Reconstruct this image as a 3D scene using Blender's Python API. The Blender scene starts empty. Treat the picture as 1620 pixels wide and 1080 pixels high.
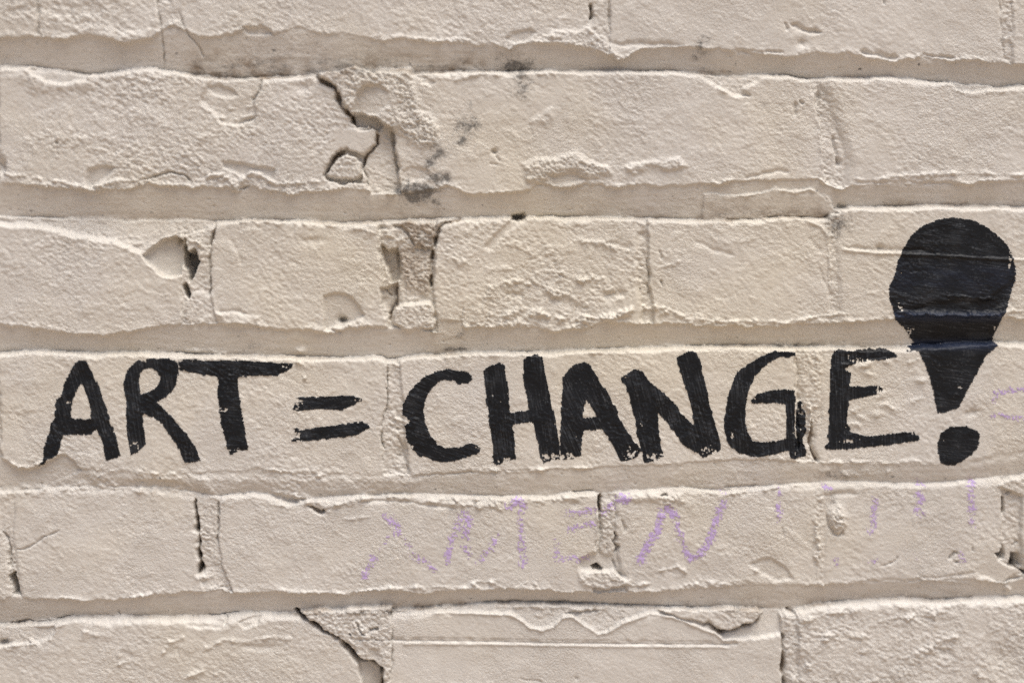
import bpy, math
import numpy as np

# ------------------------------------------------------------------ camera, sky, sun, exposure
sc = bpy.context.scene
R = math.radians
FOCAL, SENSOR, DIST = 50.0, 36.0, 0.90
YAW, PITCH = R(-2.4), R(-5.0)
CENTRE = (0.0, 0.0, 1.45)                       # point of the wall (plane y = 0) in the middle of the frame
cam_d = bpy.data.cameras.new("camera")
cam = bpy.data.objects.new("camera", cam_d)
sc.collection.objects.link(cam)
cam_d.lens, cam_d.sensor_width, cam_d.sensor_fit = FOCAL, SENSOR, 'HORIZONTAL'
cam_d.clip_start, cam_d.clip_end = 0.02, 500
cam.rotation_euler = (R(90) + PITCH, 0, YAW)
CM = np.array(cam.rotation_euler.to_matrix())
fwd = CM @ np.array([0, 0, -1.0])
CAM = np.array(CENTRE) - fwd * DIST
cam.location = CAM
cam_d.dof.use_dof = True
cam_d.dof.focus_distance = DIST * 1.006      # sharpest a little below the lettering
cam_d.dof.aperture_fstop = 1.2
sc.camera = cam

SUN_EL, SUN_AZ = R(69), R(32)                   # azimuth: towards +x from straight in front of the wall
w = bpy.data.worlds.new("World"); sc.world = w; w.use_nodes = True
nt = w.node_tree
bg = nt.nodes["Background"]
sky = nt.nodes.new("ShaderNodeTexSky")
sky.sky_type = 'NISHITA'; sky.sun_disc = False
sky.sun_elevation = SUN_EL; sky.sun_rotation = math.pi - SUN_AZ
sky.air_density, sky.dust_density, sky.ozone_density = 1.0, 6.0, 1.0
nt.links.new(sky.outputs[0], bg.inputs[0])
bg.inputs[1].default_value = 0.055
sd = bpy.data.lights.new("sun", 'SUN'); sun = bpy.data.objects.new("sun", sd)
sc.collection.objects.link(sun)
sd.energy, sd.angle, sd.color = 1.5, R(42), (1.0, 0.96, 0.89)
to_sun = (math.sin(SUN_AZ) * math.cos(SUN_EL), -math.cos(SUN_AZ) * math.cos(SUN_EL), math.sin(SUN_EL))
from mathutils import Vector
sun.rotation_euler = Vector(to_sun).to_track_quat('Z', 'Y').to_euler()
sun.location = (1, -3, 5)
sc.view_settings.view_transform = 'Standard'
sc.view_settings.look = 'None'
sc.view_settings.gamma = 1
sc.view_settings.use_curve_mapping = False
sc.view_settings.exposure = 1.06
sc.cycles.use_denoising = False
sc.cycles.max_bounces = 6
sc.cycles.diffuse_bounces = 5

# ------------------------------------------------------------------ tracing: picture of the wall -> wall plane
S = 0.0004                                      # metres per tracing unit on the wall

def to_wall(u, v):
    """tracing coordinates (1620 x 1080, v down) -> x, z on the wall plane y = 0"""
    u = np.asarray(u, float); v = np.asarray(v, float)
    a = (u - 810) / 1620 * SENSOR; b = -(v - 540) / 1620 * SENSOR
    d = [CM[i, 0] * a + CM[i, 1] * b - CM[i, 2] * FOCAL for i in range(3)]
    t = -CAM[1] / d[1]
    return CAM[0] + d[0] * t, CAM[2] + d[2] * t

# ------------------------------------------------------------------ noise
_rng = np.random.RandomState(7)
_PERM = np.concatenate([_rng.permutation(1024)] * 3).astype(np.int32)
_ANG = _rng.rand(1024) * 2 * np.pi
_GX, _GY = np.cos(_ANG).astype(np.float32), np.sin(_ANG).astype(np.float32)

def pn(x, y, seed=0):
    x = np.asarray(x, np.float32) + np.float32(seed * 17.13); y = np.asarray(y, np.float32) + np.float32(seed * 9.71)
    xi = np.floor(x); yi = np.floor(y)
    fx = x - xi; fy = y - yi
    xi = xi.astype(np.int32) & 1023; yi = yi.astype(np.int32) & 1023
    ux = fx * fx * fx * (fx * (fx * 6 - 15) + 10); uy = fy * fy * fy * (fy * (fy * 6 - 15) + 10)
    p0, p1 = _PERM[xi], _PERM[xi + 1]
    def g(p, oy, dx, dy):
        h = _PERM[p + yi + oy]
        return _GX[h] * dx + _GY[h] * dy
    a = g(p0, 0, fx, fy); b = g(p1, 0, fx - 1, fy)
    c = g(p0, 1, fx, fy - 1); d = g(p1, 1, fx - 1, fy - 1)
    a = a + ux * (b - a); c = c + ux * (d - c)
    return (a + uy * (c - a)) * 1.5

def fbm(x, y, wl, octs=3, gain=0.5, seed=0):
    s, a = 0, 1.0
    for i in range(octs):
        s = s + a * pn(x / wl, y / wl, seed + i * 3)
        wl = wl / 2.03; a *= gain
    return s

def sstep(e0, e1, x):
    t = np.clip((x - e0) / (e1 - e0), 0, 1)
    return t * t * (3 - 2 * t)

# ------------------------------------------------------------------ the grid of the wall's relief
GS = 1.6
ul = np.concatenate([np.arange(-344, -8, 4.0), np.arange(-8, 1628, GS), np.arange(1628, 1964, 4.0)])
vl = np.concatenate([np.arange(-128, -8, 4.0), np.arange(-8, 1088, GS), np.arange(1088, 1172, 4.0)])
NU, NV = len(ul), len(vl)
UU, VV = np.meshgrid(ul.astype(np.float32), vl.astype(np.float32))
# warped copies: ragged edges
WU = UU + 2.0 * pn(UU / 17, VV / 17, 1) + 1.1 * pn(UU / 6, VV / 6, 2) + 0.5 * pn(UU / 3.1, VV / 3.1, 9)
WV = VV + 1.5 * pn(UU / 19, VV / 15, 3) + 1.1 * pn(UU / 6, VV / 6, 4) + 0.5 * pn(UU / 3.1, VV / 3.1, 10)

MU = WU + 4.5 * pn(UU / 46, VV / 40, 11) + 1.5 * pn(UU / 11, VV / 11, 13)
MV = WV + 4.0 * pn(UU / 40, VV / 46, 12) + 1.5 * pn(UU / 11, VV / 11, 14)

def P(s):
    return [tuple(float(c) for c in p.split(',')) for p in s.split()]

def curve(s):
    p = P(s); return np.array([q[0] for q in p]), np.array([q[1] for q in p])

# bed joints: (lower ragged edge of the course above, top edge of the course below, depth at the top, depth at the bottom)
BEDS = [
 ("-400,-150 2000,-140", "-400,-110 2000,-96", 2, 14),
 ("-400,62 0,61 60,59 103,65 127,57 150,58 197,70 233,63 257,50 267,42 282,44 292,49 317,60 367,56 385,48 413,44 433,56 445,52 473,44 495,52 540,55 565,57 607,66 633,62 680,68 727,68 753,72 780,71 807,78 827,72 853,69 900,71 937,78 965,88 980,97 988,93 1013,80 1080,77 1127,78 1167,83 1220,88 1243,93 1280,87 1340,86 1380,95 1410,100 1457,91 1513,99 1543,97 1600,103 1620,104 2000,104",
  "-400,102 0,103 50,103 100,110 140,115 200,108 233,104 277,111 317,118 367,122 413,120 500,117 540,117 590,115 623,117 713,111 807,110 900,110 990,109 1080,111 1110,115 1140,120 1173,122 1190,117 1247,117 1280,123 1293,123 1363,120 1413,120 1470,126 1510,130 1540,135 1580,136 1620,133 2000,133", 2.2, 16),
 ("-400,291 0,290 33,293 83,297 138,302 157,303 187,302 233,293 300,297 353,297 373,302 393,297 450,307 467,307 513,302 540,299 573,300 617,308 645,307 673,302 707,296 740,307 780,308 823,305 837,302 850,290 877,297 900,298 930,292 973,298 1007,293 1040,297 1080,294 1120,293 1180,287 1240,287 1287,284 1307,293 1330,302 1347,294 1413,292 1463,290 1540,292 1580,287 1620,288 2000,288",
  "-400,343 0,343 73,343 90,345 200,350 267,348 333,349 427,347 493,350 540,352 590,350 640,347 700,345 793,343 873,342 940,343 1007,343 1080,346 1147,347 1240,341 1267,342 1310,343 1322,331 1340,327 1413,326 1473,324 1547,325 1620,327 2000,327", 2.2, 15),
 ("-400,512 0,513 33,517 67,523 117,530 167,530 200,527 250,517 283,515 333,513 383,513 433,522 483,522 513,528 540,524 580,517 620,520 660,522 690,528 705,524 732,518 773,518 840,517 873,525 907,523 957,511 1007,513 1080,513 1130,518 1180,517 1240,518 1280,513 1347,511 1413,507 1447,501 1500,502 1580,503 1620,507 2000,507",
  "-400,556 0,558 17,555 73,555 133,558 200,557 283,558 353,562 417,563 500,565 540,566 600,563 613,568 633,567 650,563 707,560 773,557 840,557 907,555 1007,550 1080,548 1180,547 1257,549 1287,548 1363,550 1440,548 1513,543 1580,541 1620,543 2000,543", 2.2, 15),
 ("-400,735 0,737 33,742 67,737 97,720 110,726 127,742 147,743 200,745 267,750 333,747 417,743 483,751 540,750 573,752 607,752 657,752 740,748 807,745 873,742 940,740 1007,737 1080,733 1180,727 1247,729 1293,730 1347,733 1413,733 1480,735 1540,726 1620,716 2000,712",
  "-400,777 0,777 60,772 117,770 193,770 267,773 305,779 347,784 367,782 400,779 433,785 453,793 540,784 657,781 690,783 807,785 873,785 900,780 940,778 950,781 983,778 1080,771 1147,777 1197,771 1280,764 1347,761 1447,766 1513,762 1563,757 1620,751 2000,748", 0.3, 7.5),
 ("-400,950 0,950 27,943 37,948 67,947 107,950 160,950 200,948 267,940 310,937 350,933 373,938 433,938 540,941 590,936 673,940 740,935 817,933 873,937 930,938 973,937 1023,937 1080,934 1150,928 1223,924 1280,926 1347,923 1413,920 1513,917 1560,919 1590,925 1620,912 2000,910",
  "-400,992 0,991 53,985 113,977 183,977 283,977 333,977 383,970 467,972 540,970 620,968 687,963 757,958 813,957 890,957 957,961 1023,963 1080,965 1200,965 1237,967 1257,966 1293,957 1363,952 1430,948 1480,952 1563,947 1620,945 2000,943", 2.2, 15),
 ("-400,1160 2000,1150", "-400,1200 2000,1200", 2.2, 15),
]
# head joints of each course: left edge (x at v), right edge (x at v), depth, roundness left, roundness right
HEADS = [
 [("-60,-500 60,-500", "-60,-488 60,-488", 5, 6, 6),
  ("251,-110 250,30 256,60", "282,-110 283,20 291,60", 1.6, 5, 6), ("938,-110 937,100", "964,-110 964,100", 2.0, 8, 3), ("1585,-110 1590,110", "1600,-110 1600,110", 3, 5, 5)],
 [("-26,100 -26,300", "-4,100 -2,300", 6, 5, 4),
  ("541,115 552,190 535,240 545,300", "621,115 621,200 630,270 634,305", 3, 6, 2), ("1281,120 1288,150 1299,200 1304,250 1309,300", "1295,120 1297,135 1320,185 1330,220 1338,250 1333,300", 7, 4, 22), ("1935,100 1935,320", "1956,100 1956,320", 6, 5, 5)],
 [("-330,340 -330,520", "-312,340 -312,520", 6, 5, 5), ("288,345 289,400 286,450 289,500 288,520", "341,345 340,360 333,390 332,470 340,500 345,520", 5, 4, 4),
  ("596,350 600,388 604,423 607,454 606,481 616,520", "690,340 687,392 685,459 689,501 694,530", 9, 5, 4),
  ("1009,343 1009,365 1011,450 1018,490", "1024,343 1024,365 1027,450 1034,490", 7, 9, 3), ("1306,340 1311,370 1311,440 1316,520", "1330,325 1322,390 1325,440 1328,520", 3.0, 4, 10), ("1840,320 1840,500", "1856,320 1856,500", 6, 5, 5)],
 [("-20,550 -14,740", "-6,550 2,740", 5, 5, 5), ("612,560 613,640 604,690 607,755", "633,560 632,600 637,640 641,700 648,755", 5, 2.5, 4), ("1258,545 1259,735", "1299,545 1298,650 1285,700 1295,735", 4, 2, 7), ("1905,540 1905,730", "1925,540 1925,730", 6, 5, 5)],
 [("-4,770 4,850 14,900 18,945", "22,770 18,850 25,900 34,945", 4, 4, 7), ("306,775 309,800 313,830 316,870 314,910 330,940", "348,775 346,800 344,860 352,900 372,940", 4, 3, 3),
  ("945,778 946,820 943,880 940,935", "973,778 972,840 975,880 990,935", 7, 3, 7), ("1288,760 1290,840 1293,925", "1302,760 1303,840 1302,925", 2, 5, 9), ("1586,755 1587,812 1583,870 1575,925", "1614,755 1614,850 1622,925", 6, 4, 5)],
 [("-330,990 -330,1160", "-312,990 -312,1160", 6, 5, 5), ("470,966 488,982 503,989 510,998 525,1005 541,1011 549,1023 564,1037 569,1047 590,1085 600,1160", "619,960 620,1000 619,1160", 1.0, 3, 2),
  ("1236,960 1237,1000 1240,1160", "1258,960 1262,1000 1266,1160", 6, 2.5, 7), ("1880,940 1880,1160", "1896,940 1896,1160", 6, 5, 5)],
]
def vcurve(s):                                   # "x,v x,v" -> v array, x array
    p = P(s); return np.array([q[1] for q in p]), np.array([q[0] for q in p])

U = []; L = []; Ucl = []; Lcl = []
for i, (a, b, d0, d1) in enumerate(BEDS):
    xa, ya = curve(a); xb, yb = curve(b)
    rag = 2.2 * fbm(UU[0], 0 * UU[0] + i * 31.7, 26, 4, 0.62, 20 + i)
    U.append((np.interp(WU, xa, ya) + rag[None, :]).astype(np.float32))
    rag2 = 0.9 * fbm(UU[0], 0 * UU[0] + i * 11.3, 30, 4, 0.55, 40 + i)
    L.append((np.interp(WU, xb, yb) + rag2[None, :]).astype(np.float32))
    Ucl.append((np.interp(UU[0], xa, ya) + rag).astype(np.float32)); Lcl.append((np.interp(UU[0], xb, yb) + rag2).astype(np.float32))

H = np.zeros((NV, NU), np.float32)
ROUGH = np.zeros_like(H)                         # local extra roughness
STAIN_DARK = np.zeros_like(H)                         # black specks / mould, and darkened holes and cracks 0..1
TONE = np.zeros_like(H)                          # brown grime, and darkened cracks 0..1
LAB = -np.ones((NV, NU), np.int16)               # brick number, -1 mortar

# slow undulation shared by everything
SLOW = 1.6 * fbm(UU, VV, 260, 2, 0.5, 60) + 1.1 * fbm(UU, VV, 62, 2, 0.5, 63)
brick_rough = {}
nb = 0
brick_info = []
rr = np.random.RandomState(3)
# face roughness of each visible brick: course -> list (left to right)
FACE = [
 [.5, 1.5, 1.0, .5, .8], [.8, 1.7, .75, .75, .8], [.8, .85, .85, 1.5, .75, .7, .8],
 [.8, .85, .75, .6, .6], [.8, .65, .6, .75, .7, .7, .8], [.8, .9, .38, 1.7, .8]]
for c in range(6):
    d0b, d1a = BEDS[c + 1][2], BEDS[c][3]
    La, Ub = L[c], U[c + 1]
    heads = HEADS[c]
    row = (VV >= La - 3) & (VV <= Ub + 3)
    # brick faces
    top = VV - La + (WV - VV); bot = Ub - VV - (WV - VV)
    RT = (9, 10, 9, 8, 12, 11)[c]
    RT = RT * (1 + .55 * pn(UU / 70, VV / 70, 61) + .3 * pn(UU / 18, VV / 18, 62)); ct = np.clip(top / RT, 0, 1); cb = np.clip(bot / 3.0, 0, 1)
    wt = 1 - (1 - ct) ** 2.0; wb = cb * cb * (3 - 2 * cb)
    inside = (top > 0) & (bot > 0)
    edges = []
    for (a, b, dep, rl, rrr) in heads:
        va, xa = vcurve(a); vb, xb = vcurve(b)
        rg = 1.2 * fbm(VV[:, 0], 0 * VV[:, 0] + c * 13 + xa[0] * .37, 24, 3, 0.6, 70 + c)[:, None]
        xl = np.interp(WV, va, xa) + rg; xr = np.interp(WV, vb, xb) + rg * .8
        edges.append((xl, xr, dep, rl, rrr, (np.interp(VV[:, 0], va, xa) + rg[:, 0]).astype(np.float32), (np.interp(VV[:, 0], vb, xb) + rg[:, 0] * .8).astype(np.float32)))
    M = np.where(ct < cb, -d1a, -d0b).astype(np.float32) * 1.0
    base = np.zeros_like(H); ws = np.ones_like(H)
    hd = np.zeros_like(H)
    nbr = len(edges) + 1
    bid = np.full((NV, NU), -1, np.int16)
    for k in range(nbr):
        lo = edges[k - 1][1] if k > 0 else np.full_like(H, -1e4)
        hi = edges[k][0] if k < len(edges) else np.full_like(H, 1e5)
        loc = edges[k - 1][6][:, None] if k > 0 else -1e4
        hic = edges[k][5][:, None] if k < len(edges) else 1e5
        m = (WU >= lo) & (WU <= hi)
        off = rr.uniform(-1.2, 1.2); tx, ty = rr.uniform(-.004, .004), rr.uniform(-.006, .012)
        cx = (np.nanmean(np.clip(lo, -400, 2000)) + np.nanmean(np.clip(hi, -400, 2000))) / 2
        cy = float(np.mean((Lcl[c] + Ucl[c + 1]) / 2))
        base[m] = (off + tx * np.clip(UU - cx, -300, 300) + ty * (VV - cy))[m]
        rl = edges[k - 1][4] if k > 0 else 5; rg_ = edges[k][3] if k < len(edges) else 5
        a1 = np.clip((WU - lo) / rl, 0, 1); a2 = np.clip((hi - WU) / rg_, 0, 1)
        wm = (1 - (1 - a1) ** 2) * (1 - (1 - a2) ** 2)
        ws[m] = wm[m]
        ROUGH[m & inside] = FACE[c][min(k, len(FACE[c]) - 1)]
        lm = (UU >= loc) & (UU <= hic) & (VV >= Lcl[c][None, :]) & (VV <= Ucl[c + 1][None, :])
        LAB[lm] = nb; brick_info.append((c, k)); nb += 1
    inj = np.zeros((NV, NU), bool)
    for (xl, xr, dep, rl, rrr, _, _) in edges:
        m = (WU > xl) & (WU < xr)
        inj |= m
        ws[m] = 0; hd[m] = -dep
        # depth continues under the rounded edges
        near = (np.abs(WU - (xl + xr) / 2) < (xr - xl) / 2 + 30) & ~m
        hd[near] = -dep
    # interior height: brick face, sunk towards its edges
    hb = base * ws + hd * (1 - ws)
    hh = hb * (wt * wb) + M * (1 - wt * wb)
    H = np.where(inside, hh, H)
    ROUGH[inj & inside] = 1.9
for i in range(7):
    d0, d1 = BEDS[i][2], BEDS[i][3]
    v_ = VV + (WV - VV) * 0.8
    m = (VV + (WV - VV) >= U[i]) & (VV + (WV - VV) <= L[i])
    xa, ya = curve(BEDS[i][0]); xb, yb = curve(BEDS[i][1])
    ker = np.ones(61) / 61
    us = np.interp(UU[0], xa, ya); us = np.convolve(np.pad(us, 30, 'edge'), ker, 'valid')
    lsm = np.interp(UU[0], xb, yb)
    t = np.clip((VV - us[None, :] + 2) / np.maximum(lsm - us, 4)[None, :], 0, 1.1)
    prof = d0 + (d1 - d0) * t ** (1.05 if i != 4 else 1.5)
    H = np.where(m, -prof, H)
    ROUGH = np.where(m, 0.30 if i != 4 else 0.5, ROUGH)
    # open shadow gap where the pointing has shrunk from the brick below
    gap = np.exp(-((VV - L[i]) / 2.3) ** 2) * np.clip(.35 + 1.5 * pn(UU / 75, UU * 0 + i * 5.1, 97), 0, 1.1)
    H -= ((4.5 if i != 4 else 2.0) * gap).astype(np.float32)
    # mortar lip squeezed over the bottom of the course above: raised, crumbly
    dl = (U[i] - (VV + (WV - VV)))
    lipn = np.clip(0.55 + 1.0 * pn(UU / 60, UU * 0 + i, 90 + i), 0, 1.3)
    lipw = 5 + 7 * np.clip(pn(UU / 45, UU * 0 + i * 3.3, 95 + i) + .4, 0, 1)
    lip = np.where((dl > 0) & (dl < lipw * 1.6), np.exp(-((dl - lipw * .35) / (lipw * .55)) ** 2), 0) * lipn
    k = 1.0 if i != 4 else 0.35
    H += 1.2 * k * lip * (1 + .6 * pn(UU / 7, VV / 6, 99))
    ROUGH += 1.5 * k * lip
H += SLOW

# ------------------------------------------------------------------ local features
def box(u0, v0, u1, v1):
    i0, i1 = np.searchsorted(ul, [u0, u1]); j0, j1 = np.searchsorted(vl, [v0, v1])
    return slice(max(j0 - 1, 0), j1 + 1), slice(max(i0 - 1, 0), i1 + 1)

def sdf(px, x, y):
    p = np.array(px, np.float32); n = len(p)
    d = np.full(x.shape, 1e9, np.float32); ins = np.zeros(x.shape, bool)
    for i in range(n):
        a, b = p[i], p[(i + 1) % n]
        e = b - a; wx = x - a[0]; wy = y - a[1]
        t = np.clip((wx * e[0] + wy * e[1]) / max(e @ e, 1e-9), 0, 1)
        d = np.minimum(d, (wx - e[0] * t) ** 2 + (wy - e[1] * t) ** 2)
        cnd = ((a[1] <= y) != (b[1] <= y))
        if abs(e[1]) > 1e-9:
            ins ^= cnd & (x < a[0] + (y - a[1]) * e[0] / e[1])
    d = np.sqrt(d)
    return np.where(ins, -d, d)

def pline(px, x, y):
    p = np.array(px, np.float32)
    d = np.full(x.shape, 1e9, np.float32); tt = np.zeros(x.shape, np.float32)
    for i in range(len(p) - 1):
        a, b = p[i], p[i + 1]
        e = b - a; wx = x - a[0]; wy = y - a[1]
        t = np.clip((wx * e[0] + wy * e[1]) / max(e @ e, 1e-9), 0, 1)
        q = (wx - e[0] * t) ** 2 + (wy - e[1] * t) ** 2
        k = q < d; d = np.where(k, q, d); tt = np.where(k, (i + t) / (len(p) - 1), tt)
    return np.sqrt(d), tt

def region(pts, pad):
    p = np.array(pts)
    return box(p[:, 0].min() - pad, p[:, 1].min() - pad, p[:, 0].max() + pad, p[:, 1].max() + pad)

def patch(s, h, edge=4, gx=0, gy=0, mode='set', rough=None, soft=0, tone=0, org=.7):
    """area brought to height h (mode 'set') or moved by h ('add'), tilted gx, gy per unit, edge = width of its rim inwards"""
    if mode == 'add' and h > 0 and not soft: soft = 6
    pts = P(s); b = region(pts, 16 + edge)
    d = sdf(pts, WU[b] * (1 - org) + MU[b] * org, WV[b] * (1 - org) + MV[b] * org)
    wgt = sstep(edge * .5, -edge * .5, d) if not soft else sstep(soft, -edge, d)
    c = np.mean(np.array(pts), 0)
    t = h + gx * (UU[b] - c[0]) + gy * (VV[b] - c[1])
    if mode == 'set':
        H[b] = H[b] * (1 - wgt) + (t + SLOW[b]) * wgt
    else:
        H[b] += t * wgt
    if rough is not None:
        ROUGH[b] = ROUGH[b] * (1 - wgt) + rough * wgt
    if tone:
        TONE[b] = np.maximum(TONE[b], tone * wgt)
    if mode == 'add' and h <= -17:               # colour darkened inside deep holes
        STAIN_DARK[b] = np.maximum(STAIN_DARK[b], .9 * sstep(0, -4, d))

def line(s, h, wd, sharp=1.0, taper=True, rough=0, rag=1.0):
    """ridge (h > 0) or crack (h < 0) along a line; wd = half width"""
    pts = P(s); b = region(pts, wd * 4 + 8)
    if h > 0 and rag >= 1:
        x = WU[b] * .5 + MU[b] * .5; y = WV[b] * .5 + MV[b] * .5
    elif h < -9 and rag >= 1:
        x = WU[b] * .65 + MU[b] * .35; y = WV[b] * .65 + MV[b] * .35
    else:
        x = UU[b] + (WU[b] - UU[b]) * rag; y = VV[b] + (WV[b] - VV[b]) * rag
    d, t = pline(pts, x, y)
    k = np.ones_like(t)
    if h < 0 and not taper:
        k = np.clip(.9 + .8 * pn(UU[b] / 17, VV[b] / 17, 37), .45, 1.4)
    if taper:
        k = np.clip(np.minimum(t, 1 - t) * 6 + .35, 0, 1)
    k = k * (1 + .45 * pn(UU[b] / 13, VV[b] / 13, 33))
    if h > 0 and rag >= 1:
        k = k * np.clip(.75 + .9 * pn(UU[b] / 22, VV[b] / 22, 35) + .6 * pn(UU[b] / 7, VV[b] / 7, 36), .1, 1.5)
    q = np.exp(-(d / (wd * np.maximum(k, .3))) ** (2 * sharp)) * k
    H[b] += h * q
    if rough: ROUGH[b] += rough * q
    if h <= -9.5:                                # colour darkened along the core of deep cracks
        STAIN_DARK[b] = np.maximum(STAIN_DARK[b], np.clip(.22 + (-h - 9) * .03, 0, .6) * sstep(.35, .8, q))
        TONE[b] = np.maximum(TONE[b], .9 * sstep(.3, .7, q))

def bump(cu, cv, ru, rv, h, pw=2, rot=0, rough=0, tone=0):
    b = box(cu - ru * 2.6 - 4, cv - rv * 2.6 - 4, cu + ru * 2.6 + 4, cv + rv * 2.6 + 4)
    x, y = WU[b] - cu, WV[b] - cv
    cs, sn = math.cos(R(rot)), math.sin(R(rot))
    q = np.exp(-(((x * cs + y * sn) / ru) ** 2 + ((-x * sn + y * cs) / rv) ** 2) ** (pw / 2))
    H[b] += h * q
    if rough: ROUGH[b] += rough * q
    if tone: TONE[b] = np.maximum(TONE[b], tone * q)

def stain(cu, cv, ru, rv, k, wl=5, rot=0):
    """black specks, denser towards the middle of an ellipse"""
    if ru > 6: ru, rv = ru * 1.5, rv * 1.5
    b = box(cu - ru * 2.2, cv - rv * 2.2, cu + ru * 2.2, cv + rv * 2.2)
    x, y = UU[b] - cu, VV[b] - cv
    cs, sn = math.cos(R(rot)), math.sin(R(rot))
    q = np.exp(-(((x * cs + y * sn) / ru) ** 2 + ((-x * sn + y * cs) / rv) ** 2))
    n = .75 * pn(UU[b] / 15, VV[b] / 15, 57) + .5 * pn(UU[b] / 7, VV[b] / 7, 55)
    STAIN_DARK[b] = np.maximum(STAIN_DARK[b], np.clip(q * k * (1 + .8 * n), 0, 1) * .85)

def speck(u0, u1, bed, k, t0=.55, wl=4):
    """grime specks that collect low in a bed joint"""
    m = (UU > u0) & (UU < u1)
    t = (VV - U[bed]) / np.maximum(L[bed] - U[bed], 4)
    q = sstep(t0 - .3, .98, t) * (t < 1.08) * sstep(0, 30, UU - u0) * sstep(0, 30, u1 - UU)
    n = .8 * pn(UU / 26, VV / 8, 67) + .5 * pn(UU / 9, VV / 5, 66)
    STAIN_DARK[:] = np.where(m, np.maximum(STAIN_DARK, np.clip(.36 * q * k * (1 + n), 0, .55)), STAIN_DARK)
    TONE[:] = np.where(m, np.maximum(TONE, .7 * k * q * np.clip(.6 + pn(UU / 40, VV / 14, 68), 0, 1)), TONE)

# ---- course 0 (top)
line("248,-110 248,0 252,30 256,48 257,110", -5, 1.3, taper=False)
line("283,20 292,47 305,62 317,78 322,92", -4, 1.4)
patch("-20,-60 230,-60 245,30 200,52 120,40 40,48 -20,52", 0.5, 30, mode='add', rough=1.7)
patch("120,45 150,40 200,52 240,50 236,62 200,69 150,58 125,57", 2.2, 5, mode='add', rough=1.8)
patch("383,46 415,41 428,48 432,56 412,54 390,55", -4, 4, mode='add', rough=.3)
patch("800,60 812,52 840,46 848,52 835,64 815,70", -3.5, 5, mode='add', rough=.6)
patch("850,66 870,56 905,50 935,46 950,62 975,84 982,94 960,88 930,76 890,70", 3.2, 4, mode='add', rough=2.4)
line("935,5 937,20 933,32", -14, 2.2)
line("964,-110 963,46", -4, 1.6, taper=False)
line("1243,36 1246,48", -4, 3); line("1250,38 1265,43 1280,50 1298,51", -5, 3.2)
bump(1268, 68, 8, 6, -5)
line("968,68 985,72 1015,69 1080,72", -3, 4)
line("1160,80 1200,82 1240,84", -3, 2.5); line("1360,82 1390,88 1420,92", -5, 4); line("1455,88 1480,90 1512,92", -4, 3)
line("1398,-10 1398,8", -4, 1.5); line("1582,-5 1588,90", -3, 2); line("1602,-5 1598,80", 2.5, 2)
line("5,20 60,14 120,22 170,18", -1.6, 6); line("70,8 130,12 190,4", -1.5, 5)
# ---- course 1
patch("45,108 60,106 110,112 140,116 135,128 105,132 70,128 52,118", -9, 6, gy=-.12, mode='add', rough=.9)
patch("50,116 110,122 140,126 150,140 100,142 60,144 45,146", 2, 6, mode='add')
patch("-20,118 30,122 50,150 70,200 20,230 -20,240", 0, 30, mode='add', rough=.5)
patch("133,283 138,268 160,263 182,266 172,278 152,291 140,300", -5, 7, gy=-.05, mode='add', rough=.35)
patch("352,256 380,258 405,262 435,268 432,284 412,272 395,270 385,280 368,272 355,264", -4.5, 5, mode='add', rough=.35)
line("-5,274 40,280 100,288 138,299 150,294 190,288 228,284", 2.8, 3.0, rough=.8)
line("228,284 250,278 270,273 290,277 305,287", -7, 1.6)
line("305,287 330,280 350,277 362,286 375,296 390,276 405,270 425,284 440,291 470,290 520,286", 2.8, 3.5, rough=1.2)
line("375,300 395,294", -8, 1.8)
patch("318,158 325,140 330,128 345,121 412,121 412,146 402,160 406,175 400,190 370,199 350,196 338,176", -4, 7, mode='add', rough=.8)
patch("328,136 345,134 368,140 375,150 355,154 335,148", -3.5, 6, mode='add', rough=.3)
line("414,122 411,145 398,161", -7, 1.5); line("345,186 370,190 402,182", 2.5, 2.5, rough=.4); line("350,196 375,197 405,184", -2.8, 2.2); line("358,172 390,171 412,164", 2.2, 3)
bump(478, 138, 14, 8, -4, rough=.5)
line("253,140 256,165 250,190", -2, 1.6)
bump(90, 226, 2.5, 2.5, -6); bump(2, 265, 5, 14, -14)
# the broken joint in course 1
patch("600,116 645,116 655,150 660,180 684,196 685,222 668,230 648,216 622,199 606,180", 4.0, 3, rough=3.0, soft=12)
patch("500,116 541,112 560,104 590,116 622,118 632,150 628,172 640,186 634,200 621,200 614,198 606,192 595,186 582,182 566,172 562,184 556,178 545,165 538,150 528,135 508,125", 6.5, 3, rough=2.6, org=.3)
patch("564,152 574,140 597,135 618,150 616,168 596,182 578,180 563,176 563,160", -1.5, 6, gx=.22, rough=1.0)
patch("563,178 582,182 595,186 606,192 614,199 621,200 625,238 631,283 634,306 586,306 578,280 574,268 577,247 595,228 598,205 582,197 566,200 557,194", -13, 2.5, gy=.06, gx=-.12, rough=2.0)
patch("558,182 580,183 597,188 608,198 600,206 584,199 565,203 556,195", -26, 3, rough=1.0)
patch("533,205 560,203 590,203 597,215 590,230 576,244 566,246 545,234 534,240 528,225", -1.2, 6, rough=.5)
patch("512,280 522,260 534,240 548,233 566,244 577,249 575,270 570,290 540,292 520,286", -16, 3, rough=1.0)
patch("515,279 524,265 536,252 549,241 562,249 571,259 573,274 562,286 545,285 530,284", -2, 6, gx=.05, rough=2.6)
line("497,121 514,130 529,138 534,152 541,170 557,183 560,196", -16, 3.0); line("560,196 566,203 580,205 590,201", -6, 2)
line("512,279 519,263 530,247 545,236", -12, 3); line("597,203 597,226 586,240 577,248 574,268", -13, 1.8)
line("577,268 580,280 584,300", -5, 1.4)
line("621,202 625,240 630,280", -9, 2.6)
patch("636,270 650,262 675,268 680,282 650,288 636,290", -3, 6, mode='add', rough=1)
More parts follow.
